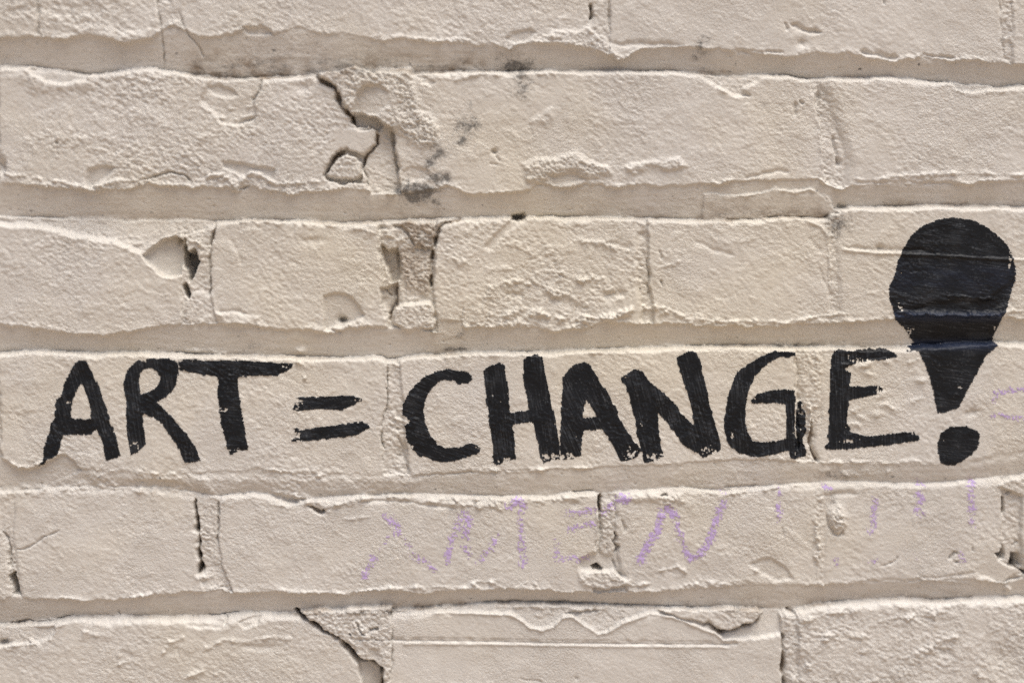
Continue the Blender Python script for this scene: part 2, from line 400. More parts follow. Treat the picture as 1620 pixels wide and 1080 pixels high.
# course 1, middle brick
line("648,120 668,124 690,119", -2, 3); patch("662,121 668,118 690,128 682,134 668,130", -3, 3, mode='add'); line("690,122 720,126 760,118 850,114 900,118", 2.2, 4, rough=.6)
bump(782, 240, 4.0, 3.5, -9); line("784,246 792,255", -3.5, 2.5); line("775,258 788,262", -2, 2)
patch("838,190 855,180 874,172 878,190 868,200 845,196", 2.0, 6, mode='add', rough=1.7)
patch("830,262 850,252 880,250 905,242 930,256 962,262 965,274 930,282 905,272 870,278 850,290 836,286", 3.4, 5, mode='add', rough=2.6)
patch("870,280 905,274 930,284 900,292 876,294", -2.5, 4, mode='add')
patch("988,268 1010,258 1045,254 1075,250 1082,262 1060,270 1030,262 1000,276", 3, 5, mode='add', rough=2.4)
patch("1110,118 1160,122 1205,118 1200,128 1175,140 1186,152 1160,150 1140,140 1122,128", -7, 7, mode='set', rough=1.0)
line("1110,118 1130,134 1150,148 1180,154", 2.0, 3)
line("1260,162 1258,175 1257,185", -4, 2.4); line("1265,160 1270,164", -4, 3)
line("1175,282 1200,278 1230,270 1250,272", -2.5, 3)
line("1286,125 1291,160 1298,215 1301,268", 1.6, 3)
# course 1, right joint and brick
bump(1295, 152, 3, 12, -6); bump(1327, 258, 3.5, 6, -7); line("1318,215 1322,235 1327,258", -4, 2)
patch("1508,128 1530,134 1560,134 1580,138 1545,146 1524,146 1514,140", -9, 4, mode='set', rough=.8)
line("1505,130 1522,148 1550,150 1580,143 1620,134", 2.2, 3.2)
line("1350,283 1380,286 1440,276 1520,273 1600,276 1700,276", 2.2, 3.5, rough=.6); line("1350,290 1420,288 1520,290", -2, 3)
line("1355,130 1420,124 1460,128", 1.2, 3)
# second layer of pointing in bed B, right
patch("1115,306 1150,309 1180,309 1207,305 1227,298 1250,304 1260,300 1280,300 1300,307 1318,322 1326,336 1300,343 1240,342 1147,348 1110,347", -5.5, 3.5, gy=-.17, rough=.5)
line("1115,306 1180,310 1207,305 1227,298 1253,305 1280,300 1307,309 1326,330", 2.2, 2.2, rough=.8)
line("1327,322 1345,330", -8, 3.5)
# ---- course 2
patch("-60,344 75,345 330,350 338,356 318,365 288,372 268,376 246,386 224,402 205,392 182,381 150,378 118,374 98,367 75,360 0,356 -60,355", -9, 10, gy=.16, rough=1.2)
patch("223,403 246,387 258,380 276,375 289,383 291,400 288,416 283,436 270,439 258,438 243,424", -21, 4, gx=-.12, gy=.03, rough=.7, org=.3)
line("100,366 120,374 182,381 206,393 222,404 243,424 262,440 285,446", .9, 5, rough=.2)
bump(281, 380, 4, 6, -12); line("246,384 275,374 300,368 335,358", -3, 2.2)
patch("290,380 298,401 309,393 315,410 311,422 305,438 299,446 296,436 291,424 287,412", -45, 3, mode='add')
patch("290,450 295,449 301,465 298,472 292,463", -30, 3, mode='add')
line("340,362 337,376 333,390", -10, 1.8); line("332,398 331,425 333,450 331,468", -7, 1.4)
patch("300,395 318,388 328,392 330,402 318,410 312,404", 2, 3, mode='add', rough=2); line("298,384 320,380", 3, 4, rough=1)
patch("296,470 316,464 336,470 342,490 352,498 340,510 300,512 290,500", 3.6, 6, mode='add', rough=1.8)
patch("345,494 380,500 410,505 392,514 360,514", 2, 4, mode='add', rough=1.4); line("345,495 370,490 395,498", -2.5, 3)
line("365,380 378,402 384,420", -1.5, 3); bump(495, 380, 18, 5, -2.5)
line("355,350 430,350 500,354 560,358 600,372", 2.6, 4, rough=.3)
patch("514,470 530,465 548,463 565,480 577,500 560,510 545,514 530,516 515,522", -6, 5, gy=-.08, gx=.02, rough=.5)
bump(541, 506, 7, 5, -16); line("516,520 540,526", -4, 2)
# broken joint, middle of course 2
patch("630,352 640,350 690,352 690,384 680,390 668,392 655,390 645,370", -5, 5, rough=2.4, tone=.8)
line("620,358 636,358 645,370 655,390", -7, 2.2); bump(603, 361, 5, 4, -7); line("600,362 625,378 640,382", 2.5, 4)
line("686,390 692,372 697,358 715,350 734,346", -11, 2.4, rough=.6)
patch("601,388 615,397 630,392 636,420 631,444 623,447 616,430 606,410", -28, 7, rough=1.8, tone=.5, org=1)
patch("607,452 627,450 628,480 617,498 608,478", -20, 6, gx=-.4, rough=1.4, tone=.3, org=1)
line("628,448 628,482 617,496 617,510", -14, 1.9); line("610,455 618,470", -6, 1.5); line("629,400 631,424", -9, 2.5)
patch("632,392 680,392 684,430 682,460 674,470 640,450 634,430", -9, 8, gy=.08, gx=-.05, rough=2.8, tone=.55, org=1)
line("684,394 684,410", -16, 2.4); line("682,434 683,457", -16, 2.2); line("683,410 684,435", -6, 1.6)
patch("627,486 640,480 680,480 690,500 686,520 640,522 622,510 620,498", 0.5, 6, rough=2.4)
bump(688, 500, 3, 5, -10)
patch("820,343 832,349 800,372 776,396 768,392 784,372 806,352", -3.5, 6, mode='add', rough=.5)
patch("812,340 830,336 832,346 822,351 812,348", -18, 4, mode='add')
patch("690,506 732,510 736,530 712,534 694,524", -4, 5, gy=-.12, rough=.3)
line("738,470 735,490 731,512", 1.8, 1.8); line("737,472 728,514", -1.6, 1.8)
for s in ("770,470 790,450 815,445 840,450", "840,440 870,460 900,468", "790,500 830,490 870,500", "700,400 740,420 760,410", "880,430 930,445 960,440", "900,380 950,385 1000,396", "860,505 920,500 957,506 1000,490 1030,484"):
    line(s, 1.9, 5, rough=1.0)
for s in ("870,475 900,480 930,490", "800,465 830,468", "950,470 990,462", "960,385 1000,390"):
    line(s, -3.0, 6)
line("835,495 870,500 900,507 957,504 1000,493 1040,487 1075,500", 2.6, 4, rough=1.2)
bump(1017, 371, 5, 6, -6); line("1026,400 1027,440 1027,470", -4, 1.6); line("1010,380 1012,470", 1.2, 3)
line("1043,395 1046,410", -3, 1.5); line("1046,443 1048,455", -4, 1.4); line("1030,430 1060,420 1080,412", 1.6, 3.5)
line("1033,484 1060,488 1090,506 1140,508 1180,507 1240,512 1290,500 1345,496", 2.6, 3.5, rough=1.2)
line("1095,378 1130,395 1165,405", -1.8, 3); line("1120,370 1150,385 1200,375", 1.2, 4)
line("1240,345 1275,348 1300,360 1310,375 1313,420 1312,455", 2.6, 2.4, rag=.6); line("1280,375 1300,400", -1.2, 4)
line("1295,420 1310,458 1320,470", -1.3, 2.6)
# course 2, right brick: drag lines
line("1335,396 1380,400 1430,402 1500,405 1560,409 1640,412", 2.4, 2.2, taper=False, rag=.5); line("1335,392 1400,394 1470,396", -2, 3)
bump(1392, 391, 4, 3, -6)
line("1490,466 1540,472 1580,472", 2.2, 2.2); line("1420,495 1480,497 1560,498 1620,492", 3.2, 3.5, rough=.4); line("1350,470 1400,460 1440,470", 1.0, 4)
patch("1430,490 1560,495 1600,480 1605,440 1560,476 1480,478", -3, 9, mode='add')
# ---- course 3
line("283,558 320,556 350,560 357,563", 2.8, 2.4); line("284,561 330,563", -4, 1.4)
bump(475, 557, 7, 5, 7, rough=1.0); line("468,566 478,580 488,590 480,600", 1.6, 3, rough=1.5)
patch("-40,724 10,728 30,742 60,738 95,720 105,720 118,732 128,744 60,776 -40,778", -5, 4, gy=-.10, rough=.5)
line("0,722 10,730 30,741 55,737 80,722 98,717 112,728 126,742", 2.8, 3.2, rough=.5)
line("0,690 2,715", 1.5, 3); bump(38, 672, 10, 22, -1.8); bump(150, 700, 8, 12, -1.2)
line("135,742 200,746 262,750 300,747", 1.8, 3, rough=1.0); patch("140,748 300,752 330,760 345,790 310,778 262,773 190,770 140,768", 2.5, 6, mode='add', rough=1.6)
patch("200,762 240,758 290,764 300,772 260,772 215,769", -2.5, 4, mode='add')
patch("300,752 480,754 610,756 660,760 655,780 540,782 455,788 430,780 400,774 366,778 340,790 320,776", 2.2, 6, mode='add', rough=1.5)
line("413,744 440,742 480,753 540,748", 1.2, 2, rough=1)
line("613,575 613,600 612,645 606,660 603,690 609,714", -6, 1.3); bump(634, 718, 7, 10, -8, rough=.5); line("632,690 640,722 645,745", -4, 2); bump(627, 678, 2.5, 2.5, -6)
line("615,570 631,572", -7, 2.5); line("634,575 636,630", 1.2, 2)
line("650,565 720,562 800,559 900,557 1000,552 1080,550 1200,549 1258,551", 2.2, 2.6, rough=.2)
line("655,752 700,750 760,746", -2, 1.6); line("760,744 830,745 900,740 960,738", 1.5, 2.5, rough=1.3)
line("1259,552 1259,640 1259,725", 2.0, 1.6, taper=False, rag=.4); line("1262,556 1263,720", -4, 1.8, taper=False)
patch("1268,552 1296,552 1298,640 1282,650 1270,640", 2.2, 4, mode='add', rough=2.4)
line("1280,640 1283,660 1280,690 1280,706", 3.5, 3, rough=2); line("1284,664 1282,700 1287,718 1294,730", -11, 2.4)
patch("1300,556 1330,553 1330,560 1420,556 1430,562 1310,580 1306,620 1298,610", -1, 4, mode='add')
for (x, y) in ((1365, 580), (1372, 592), (1400, 572), (1352, 650), (1362, 660), (1385, 655), (1395, 625), (1450, 634), (1456, 602), (1342, 575), (1375, 575), (1350, 672), (1400, 640), (1410, 645)):
    bump(x + rr.uniform(-3, 3), y, 9, 4, 2.2, rot=rr.uniform(-30, 30), rough=1.0)
line("1415,568 1435,572 1455,566", 2.2, 3.5)
bump(1538, 652, 10, 5, -5, rot=-20); line("1528,648 1550,646", 1.5, 2)
line("1294,730 1330,732 1380,730 1420,732", 2, 2.5, rough=.8); line("1300,745 1360,752 1420,746", 1, 5, rough=1)
line("1535,733 1580,722 1620,716", -1.5, 5); bump(1440, 730, 30, 4, 1.5, rough=1)
for k in range(26):
    bump(rr.uniform(660, 1240), rr.uniform(738, 778), rr.uniform(8, 26), rr.uniform(3, 6), rr.uniform(-.9, .9))
# ---- course 4
line("2,838 10,850 15,866 16,905", -7, 1.6); line("24,870 40,868 52,862 68,850 95,838", -3.0, 1.5)
patch("17,908 25,905 30,938 32,943 20,941", -30, 3, mode='add')
line("0,782 20,776 60,772 117,771 193,771 267,775 304,781", 2.8, 5, rough=.5)
line("309,790 310,812 313,832", -16, 2.2); line("313,830 316,850 314,870 317,890 315,906", -24, 3.2, taper=False); line("346,792 345,830 344,860", -7, 1.3)
bump(323, 912, 12, 6, 3, rough=1.5)
line("347,798 355,790 368,784 400,780 425,786", 1.8, 3); line("430,778 470,786 505,796 525,800 545,795 580,790", 3.2, 5, rough=1.2)
patch("440,785 490,790 480,797 455,795", -3, 4, mode='add')
line("488,800 500,806 510,812 512,806", -10, 2.6); line("425,796 450,800 455,806", 1.2, 3); line("510,812 522,830 540,845", 1.2, 3); line("540,820 590,818", 1.8, 2)
for s in ("560,788 600,786 640,786 660,790", "670,792 720,796 780,800 800,804", "690,788 760,790 860,792", "820,790 880,790 935,784"):
    line(s, 2.0, 3.5, rough=1.3)
line("560,794 600,792 650,794 680,800 720,804", -2.6, 2.5)
line("903,778 940,776", -6, 1.4); line("880,784 905,780 938,779 945,786 945,830 943,880", 2.6, 2.4, rag=.4)
bump(908, 797, 6, 5, -4)
line("949,782 949,812", -18, 2.0); line("949,812 951,850 948,880", -5, 1.6)
patch("951,800 968,790 974,830 972,870 962,880 950,868 952,830", 3, 4, mode='add', rough=2.2)
line("971,840 975,848 970,856 976,866 972,874", -9, 1.7)
patch("916,884 940,874 966,880 975,894 990,912 962,904 920,902", -7, 8, mode='set', rough=.6)
patch("936,896 944,893 954,898 952,903 940,902", -26, 3, mode='add')
patch("916,918 924,908 940,904 960,902 972,902 984,914 996,924 960,932 926,930", 2.6, 5, mode='set', rough=2.2)
line("914,900 918,912 924,922", 2.5, 1.8); line("972,898 984,914 1000,926 1040,922", 2.4, 2.2, rough=.6); line("970,885 974,902 984,912", -5, 2)
line("984,822 988,835 987,842", -4, 2.2); patch("975,780 1000,776 1040,780 1080,778 1080,790 1020,790 985,792", 2.4, 5, mode='add', rough=1.8)
line("1046,785 1056,782", -9, 1.6); bump(1060, 795, 20, 8, 1.5, rough=1.5)
for s in ("740,925 760,918 780,920 800,932", "815,928 830,922 850,925", "560,935 620,928 660,930 700,926", "700,928 760,930 800,935", "1040,905 1070,895 1090,905", "1085,925 1120,920 1150,924"):
    line(s, 2.2, 3.2, rough=1.3)
line("1145,772 1200,768", -5, 1.8); line("1080,773 1147,781 1200,775 1280,767", 2.6, 2.8, rough=1.0)
line("1289,795 1291,850 1293,900", 2.0, 4, rough=1.4); bump(1310, 800, 12, 18, -3.5, rot=20); line("1300,785 1330,780 1355,782", -2.5, 4)
bump(1325, 819, 13, 22, 5.5, pw=4, rough=2.8); line("1309,812 1311,832 1320,844 1328,846 1336,838", -5, 2.5)
line("1238,835 1240,848", -2.5, 2); patch("1185,892 1220,880 1242,895 1255,915 1228,922 1200,905", -3.5, 6, mode='add', rough=1.0); line("1190,898 1210,912 1222,922", 2.2, 2)
line("1395,895 1415,890 1422,880", -2.5, 1.6); line("1502,886 1508,876 1514,872", -6, 2.2); bump(1515, 890, 3, 2, -6)
line("1360,920 1400,918 1440,918 1500,912 1550,905", -2, 2.5); line("1430,925 1480,918 1540,920", 1.5, 2.5, rough=.6)
line("1540,864 1541,872", -3, 1.5)
line("1587,786 1588,800 1588,813", -16, 1.8); line("1600,778 1592,782", -6, 2)
patch("1576,768 1600,757 1640,750 1640,784 1612,782 1596,778", 1.5, 4, rough=1.4)
patch("1586,865 1588,884 1578,884 1574,876 1582,874", -24, 3, mode='add'); patch("1601,876 1614,878 1616,896 1608,897 1599,892", -18, 3, mode='add'); line("1602,864 1612,856", -6, 2)
line("1596,892 1608,894 1614,903 1628,908", -20, 2.6)
patch("1574,884 1600,897 1612,900 1618,906 1600,912 1588,921 1565,915 1550,912 1545,900", -3, 4, gy=-.08, rough=.35)
line("1589,922 1604,916 1624,910", -6, 1.8); line("1588,926 1600,932 1592,938", 3, 4, rough=.8)
# ---- course 5
patch("-20,992 20,990 60,992 85,990 88,1000 75,1012 40,1018 0,1020 -20,1020", -6, 5, gy=.05, rough=.6)
line("0,1022 40,1018 76,1010 92,992 112,982", 2.2, 3); bump(3, 1017, 8, 4, -14); line("10,990 40,984 54,988 80,984 112,976", -7, 1.4)
line("184,968 188,977", -5, 1.2); line("350,974 357,978 354,990", -8, 2); line("325,976 350,974 382,970", -4, 1.5)
patch("290,982 330,978 352,982 350,992 320,994 296,990", -3, 4, mode='add', rough=1.0); patch("378,984 400,975 412,976 408,986 385,992", -4, 4, mode='add', rough=.8)
for s in ("255,1035 270,1015 295,1006", "320,1030 350,1014 372,1010", "185,1052 205,1044 225,1054", "130,998 160,1005", "30,1000 70,1025", "290,1075 320,1062 345,1066", "365,1016 420,1008 460,1010"):
    line(s, 1.8, 3.2, rough=.7)
for s in ("265,1032 285,1030", "190,1032 210,1036", "380,1022 440,1024"):
    line(s, -2.2, 6)
patch("470,966 488,980 505,988 512,997 527,1003 543,1009 551,1021 566,1035 571,1045 590,1047 605,1057 606,1170 619,1170 619,960", 2.2, 3, rough=2.3)
patch("536,1006 549,1023 566,1042 588,1046 603,1057 606,1170 582,1170 576,1085 568,1052 552,1034 540,1020", -15, 5, gx=-.25, rough=.5)
line("469,967 488,982 503,989 510,998 525,1005 541,1011 549,1023 564,1037 569,1047 590,1048 603,1058 604,1080 606,1160", -22, 2.2, taper=False)
bump(572, 997, 7, 7, 4, rough=1.0); line("566,985 568,998 577,1003", -7, 1.8); line("584,995 598,995", -9, 2.2); bump(592, 1036, 9, 14, -6)
line("554,1002 554,1004", -9, 2); line("619,965 620,1000 619,1160", -3.5, 1.3, taper=False); bump(618, 973, 2.5, 4, -12)
patch("610,968 700,962 806,956 900,957 1000,962 1080,965 1140,966 1144,1010 1133,1000 1110,993 1080,978 1050,972 1027,970 987,983 963,997 947,1001 927,987 903,973 893,973 877,988 857,995 840,993 823,978 807,971 760,969 700,967 640,972", -6, 2.5, gy=.14, rough=1.2)
line("620,970 640,974 680,968 760,970 807,972 823,979 840,994 857,997 877,989 893,974 903,974 927,989 947,1003 963,999 987,985 1027,971 1050,973 1080,980 1110,995 1133,1002 1143,1013 1170,1010 1233,1002", 2.4, 2.2, rag=.5)
line("895,968 915,963 960,964", 2.5, 2.5, rough=.8); line("893,970 920,970 950,966", -4, 1.8); line("790,965 870,960 930,962 1020,964", 2.2, 3, rough=.6)
line("757,957 820,955 900,956 1000,961 1100,963", -6, 2.0)
patch("1137,985 1150,1000 1195,985 1206,970 1206,966 1236,968 1236,1002 1170,1010 1144,1012", -11, 4, gy=.12, rough=.3)
patch("1040,964 1100,965 1198,964 1203,969 1198,979 1186,985 1172,991 1152,993 1141,996 1128,990 1120,983 1113,988 1087,978 1060,972", 1.2, 3.5, rough=1.6)
line("1112,990 1122,988 1140,1001 1160,998 1196,985 1206,972", -13, 2.4)
line("560,1010 620,1012 760,1014 900,1017 1050,1018 1150,1019 1165,1018", -2.6, 1.7, taper=False, rag=.2); line("620,1008 760,1010.5 900,1013 1050,1014 1150,1015", -1.3, 1.3, taper=False, rag=.2)
line("640,1018 760,1018.5 900,1021 1050,1022.5 1150,1023", 1.6, 1.8, taper=False, rag=.2)
line("820,1073 860,1078", -1.5, 1.5); bump(911, 1073, 4, 4, -2)
line("1239,1005 1240,1090 1241,1160", -12, 2.2, taper=False); line("1234,972 1237,1005", 2, 2)
patch("1243,970 1262,968 1268,990 1266,1160 1245,1160", 1.5, 5, mode='add', rough=2.4); line("1248,965 1258,972", -12, 2.8)
for s in ("1262,985 1300,972 1360,965", "1300,1010 1330,1000 1372,1008", "1352,1035 1368,1030 1374,1022", "1430,1040 1480,1020 1520,1000", "1560,1000 1600,985", "1380,985 1430,975 1500,968", "1540,1060 1570,1078", "1270,1060 1300,1040", "1420,960 1432,968 1440,960"):
    line(s, 2.0, 4, rough=.8)
bump(1585, 1035, 22, 18, -4); bump(1495, 1032, 14, 8, -2.5); bump(1268, 1052, 10, 18, -5); bump(1256, 1075, 6, 6, 4); bump(1365, 1032, 14, 8, -2)

# ------------------------------------------------------------------ dirt
for a in ((817, 100, 22, 14, .95), (824, 132, 18, 20, .7), (832, 152, 12, 14, .5), (790, 88, 10, 8, .6), (742, 200, 20, 14, .75), (731, 223, 8, 6, 1.0), (768, 150, 14, 10, .35), (748, 168, 8, 5, .6),
          (692, 245, 16, 16, .75), (700, 228, 24, 20, .5), (693, 283, 20, 9, 1.0), (680, 262, 8, 12, .8), (657, 304, 26, 14, 1.15), (690, 317, 9, 8, .8), (640, 300, 22, 14, .6), (600, 315, 40, 16, .4),
          (1112, 72, 12, 14, .7), (1100, 90, 9, 8, .6), (1212, 166, 11, 10, .45), (1205, 195, 14, 14, .3), (1326, 356, 20, 16, .8), (1318, 343, 12, 8, .6), (1500, 40, 16, 10, .3), (1005, 15, 8, 6, .3),
          (878, 77, 8, 6, .4), (143, 314, 5, 5, .7), (237, 335, 3, 3, 1.0), (210, 82, 3, 2, .8), (278, 84, 4, 4, .8), (433, 79, 5, 3, .9), (500, 68, 3, 2, .8), (730, 531, 9, 7, .6), (675, 385, 16, 12, .7), (668, 368, 20, 14, .45), (700, 360, 14, 8, .6),
          (660, 420, 14, 22, .4), (376, 533, 3, 2, .9), (720, 553, 18, 3, 1.0), (403, 549, 14, 7, .5), (1275, 546, 22, 4, .8), (1240, 547, 26, 4, .7), (1325, 752, 30, 7, .7), (653, 1044, 2, 2, .5), (4, 618, 5, 4, .6), (541, 507, 7, 6, .6), (1312, 790, 12, 14, .5), (1340, 800, 10, 12, .35),
          (320, 650, 3, 2, .8), (911, 1073, 5, 4, .5), (415, 744, 5, 3, .6), (1310, 780, 14, 5, .5), (1355, 779, 12, 3, .6), (563, 800, 3, 3, .3), (850, 110, 30, 4, .5)):
    stain(*a)
for k in range(70):
    i_ = rr.randint(1, 6); u_ = rr.uniform(-20, 1640); ii_ = int(np.searchsorted(ul, u_))
    v_ = Ucl[i_][ii_] + (Lcl[i_][ii_] - Ucl[i_][ii_]) * rr.uniform(.25, 1.0)
    stain(u_, v_, rr.uniform(2, 4.5), rr.uniform(1.6, 3), rr.uniform(.4, .95))
for k in range(34):                              # pin holes and flecks on the brick faces
    stain(rr.uniform(0, 1620), rr.uniform(0, 1080), rr.uniform(1.6, 3), rr.uniform(1.6, 3), rr.uniform(.35, .7))
speck(280, 480, 1, 1.25, .2); speck(460, 790, 1, 1.15, .2); speck(760, 1090, 1, .35, .8); speck(1080, 1190, 1, .95, .6); speck(1270, 1440, 1, .5, .85); speck(-20, 290, 1, .12, .7)
speck(100, 560, 2, .45, .8); speck(540, 720, 2, .7, .5); speck(900, 1090, 2, .6, .75); speck(1090, 1335, 2, .95, .55); speck(1380, 1630, 2, .75, .75)
speck(330, 560, 3, .4, .75); speck(640, 760, 3, .6, .85); speck(1080, 1460, 3, .55, .8)
speck(-20, 360, 5, .5, .7); speck(440, 760, 5, .95, .5); speck(1060, 1240, 5, .95, .55); speck(1260, 1580, 5, .8, .6); speck(760, 1060, 5, .55, .75)
# grime film on the sheltered pointing of the old repair and a broad, uneven warm tint, strongest around the middle
YELL = .8 * np.clip(.55 * fbm(UU, VV, 210, 3, .5, 81) + .75 * np.exp(-((UU - 1150) / 420) ** 2 - ((VV - 520) / 210) ** 2) + .55 * np.exp(-((UU - 620) / 520) ** 2 - ((VV - 430) / 260) ** 2), 0, 1)

# ------------------------------------------------------------------ surface texture of the thick paint
th = R(28)
ru = UU * math.cos(th) + VV * math.sin(th); rv = -UU * math.sin(th) + VV * math.cos(th)
g1 = pn(ru / 14, rv / 7.5, 101); g2 = pn(ru / 7.5, rv / 4.6, 102); g3 = pn(UU / 4.0, VV / 3.5, 103)
g4 = 1 - np.abs(pn(ru / 12, rv / 7, 105)) * 2.2
vary = np.clip(1 + .95 * pn(UU / 110, VV / 70, 104) + .6 * pn(UU / 34, VV / 26, 114), .12, 2.1)
GRAIN = .42 * g1 + .52 * g2 + .44 * g3 + .16 * g4
H += (.9 * np.clip(ROUGH, 0, 1.2) * sstep(.18, .6, fbm(UU, VV, 30, 3, .55, 116))).astype(np.float32)
BEDM = np.zeros_like(H)
for i in range(7):
    BEDM = np.where((VV > U[i]) & (VV < L[i]), 1, BEDM)
H += (BEDM * (.30 * pn(UU / 60, VV / 7, 111) + .22 * pn(UU / 14, VV / 5, 112) - 1.6 * sstep(.62, .85, pn(UU / 6.5, VV / 5.5, 113)))).astype(np.float32)
H += (ROUGH * vary * GRAIN * 1.05).astype(np.float32)
cr = np.clip(ROUGH - 1.35, 0, 2)
H += (cr * (1.5 * np.abs(pn(UU / 10, VV / 9, 107)) + 1.5 * np.abs(pn(UU / 5.2, VV / 4.8, 108)) + 1.0 * pn(UU / 3.4, VV / 3.4, 109))).astype(np.float32)

# ------------------------------------------------------------------ materials
def paint_material(name, dark=False):
    m = bpy.data.materials.new(name); m.use_nodes = True
    n = m.node_tree.nodes; l = m.node_tree.links
    b = n["Principled BSDF"]
    tc = n.new("ShaderNodeTexCoord")
    def noise(scale, detail=3, rough=.55):
        t = n.new("ShaderNodeTexNoise"); t.inputs["Scale"].default_value = scale
        t.inputs["Detail"].default_value = detail; t.inputs["Roughness"].default_value = rough
        l.new(tc.outputs["Object"], t.inputs["Vector"]); return t.outputs["Fac"]
    def ramp(x, a, bb, c0=(0, 0, 0, 1), c1=(1, 1, 1, 1)):
        r = n.new("ShaderNodeValToRGB"); r.color_ramp.elements[0].position = a; r.color_ramp.elements[1].position = bb
        r.color_ramp.elements[0].color = c0; r.color_ramp.elements[1].color = c1
        l.new(x, r.inputs[0]); return r.outputs["Color"]
    def mix(f, a, c, mode='MIX'):
        x = n.new("ShaderNodeMix"); x.data_type = 'RGBA'; x.blend_type = mode
        for s, val in ((0, f), (6, a), (7, c)):
            if isinstance(val, (int, float)): x.inputs[s].default_value = val
            elif isinstance(val, tuple): x.inputs[s].default_value = val
            else: l.new(val, x.inputs[s])
        return x.outputs[2]
    def attr(a):
        t = n.new("ShaderNodeAttribute"); t.attribute_name = a; return t.outputs["Fac"]
    def mul(x, k):
        t = n.new("ShaderNodeMath"); t.operation = 'MULTIPLY'; l.new(x, t.inputs[0])
        if isinstance(k, (int, float)): t.inputs[1].default_value = k
        else: l.new(k, t.inputs[1])
        return t.outputs[0]
    bp = n.new("ShaderNodeBump")
    return m, n, l, b, noise, ramp, mix, attr, mul, bp

m_wall, n, l, b, noise, ramp, mix, attr, mul, bp = paint_material("cream_wall_paint")
base = mix(ramp(noise(9, 3), .35, .68), (.578, .556, .522, 1), (.622, .600, .566, 1))
base = mix(attr("yellow"), base, (.630, .585, .490, 1))
base = mix(mul(ramp(noise(240, 4), .52, .72), .25), base, (.50, .44, .365, 1))
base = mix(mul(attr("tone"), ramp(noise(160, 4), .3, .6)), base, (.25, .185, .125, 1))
def madd(x, k, c):
    t = n.new("ShaderNodeMath"); t.operation = 'MULTIPLY_ADD'; l.new(x, t.inputs[0]); t.inputs[1].default_value = k
    if isinstance(c, (int, float)): t.inputs[2].default_value = c
    else: l.new(c, t.inputs[2])
    return t.outputs[0]
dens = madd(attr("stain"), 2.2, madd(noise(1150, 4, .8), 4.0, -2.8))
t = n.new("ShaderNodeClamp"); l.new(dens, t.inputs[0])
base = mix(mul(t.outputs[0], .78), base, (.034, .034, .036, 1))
l.new(base, b.inputs["Base Color"])
b.inputs["Roughness"].default_value = .5; b.inputs["Specular IOR Level"].default_value = .45
bp.inputs["Strength"].default_value = .85; bp.inputs["Distance"].default_value = .0008
mr = n.new("ShaderNodeMapRange"); l.new(noise(16, 3), mr.inputs[0])
for k_, v_ in ((1, .38), (2, .62), (3, .2), (4, 1.1)): mr.inputs[k_].default_value = v_
l.new(mr.outputs[0], bp.inputs["Strength"])
l.new(noise(780, 3, .6), bp.inputs["Height"]); l.new(bp.outputs[0], b.inputs["Normal"])

m_black, n, l, b, noise, ramp, mix, attr, mul, bp = paint_material("black_brush_paint")
base = mix(ramp(noise(60, 4), .35, .7), (.0032, .0043, .0066, 1), (.0066, .0086, .0125, 1))
base = mix(attr("dry"), base, (.060, .066, .076, 1))  # grey of the dry-brush streaks and of the painted glints
base = mix(attr("blue"), base, (.020, .030, .062, 1))
l.new(base, b.inputs["Base Color"])
b.inputs["Roughness"].default_value = .52; b.inputs["Specular IOR Level"].default_value = .26
bp.inputs["Strength"].default_value = .5; bp.inputs["Distance"].default_value = .0005
l.new(noise(700, 3, .6), bp.inputs["Height"]); l.new(bp.outputs[0], b.inputs["Normal"])

m_chalk, n, l, b, noise, ramp, mix, attr, mul, bp = paint_material("purple_chalk")
base = mix(attr("dry"), (.48, .37, .65, 1), (.60, .535, .555, 1))
l.new(base, b.inputs["Base Color"]); b.inputs["Roughness"].default_value = .95; b.inputs["Specular IOR Level"].default_value = .1
bp.inputs["Strength"].default_value = .5; bp.inputs["Distance"].default_value = .0005
l.new(noise(780, 3, .6), bp.inputs["Height"]); l.new(bp.outputs[0], b.inputs["Normal"])

m_pave, n, l, b, noise, ramp, mix, attr, mul, bp = paint_material("sandy_paving")
l.new(mix(ramp(noise(3, 5), .3, .7), (.33, .255, .185, 1), (.42, .33, .24, 1)), b.inputs["Base Color"]); b.inputs["Roughness"].default_value = .9

# ------------------------------------------------------------------ objects
def add(name, me, parent=None, label=None, kind=None):
    o = bpy.data.objects.new(name, me); sc.collection.objects.link(o)
    if parent: o.parent = parent
    if label: o["label"] = label
    if kind: o["kind"] = kind
    return o

def mesh_np(name, co, quads, mat, attrs=None, smooth=True):
    me = bpy.data.meshes.new(name)
    me.vertices.add(len(co)); me.vertices.foreach_set("co", np.ascontiguousarray(co, np.float32).ravel())
    nq = len(quads)
    me.loops.add(nq * 4); me.loops.foreach_set("vertex_index", np.ascontiguousarray(quads, np.int32).ravel())
    me.polygons.add(nq); me.polygons.foreach_set("loop_start", np.arange(0, nq * 4, 4, dtype=np.int32))
    me.polygons.foreach_set("use_smooth", np.full(nq, smooth))
    for k, a in (attrs or {}).items():
        at = me.attributes.new(k, 'FLOAT', 'POINT'); at.data.foreach_set("value", np.ascontiguousarray(a, np.float32))
    me.update(calc_edges=True)
    me.materials.append(mat)
    return me

XW, ZW = to_wall(UU, VV)
YW = -H * S
BACK = 0.09

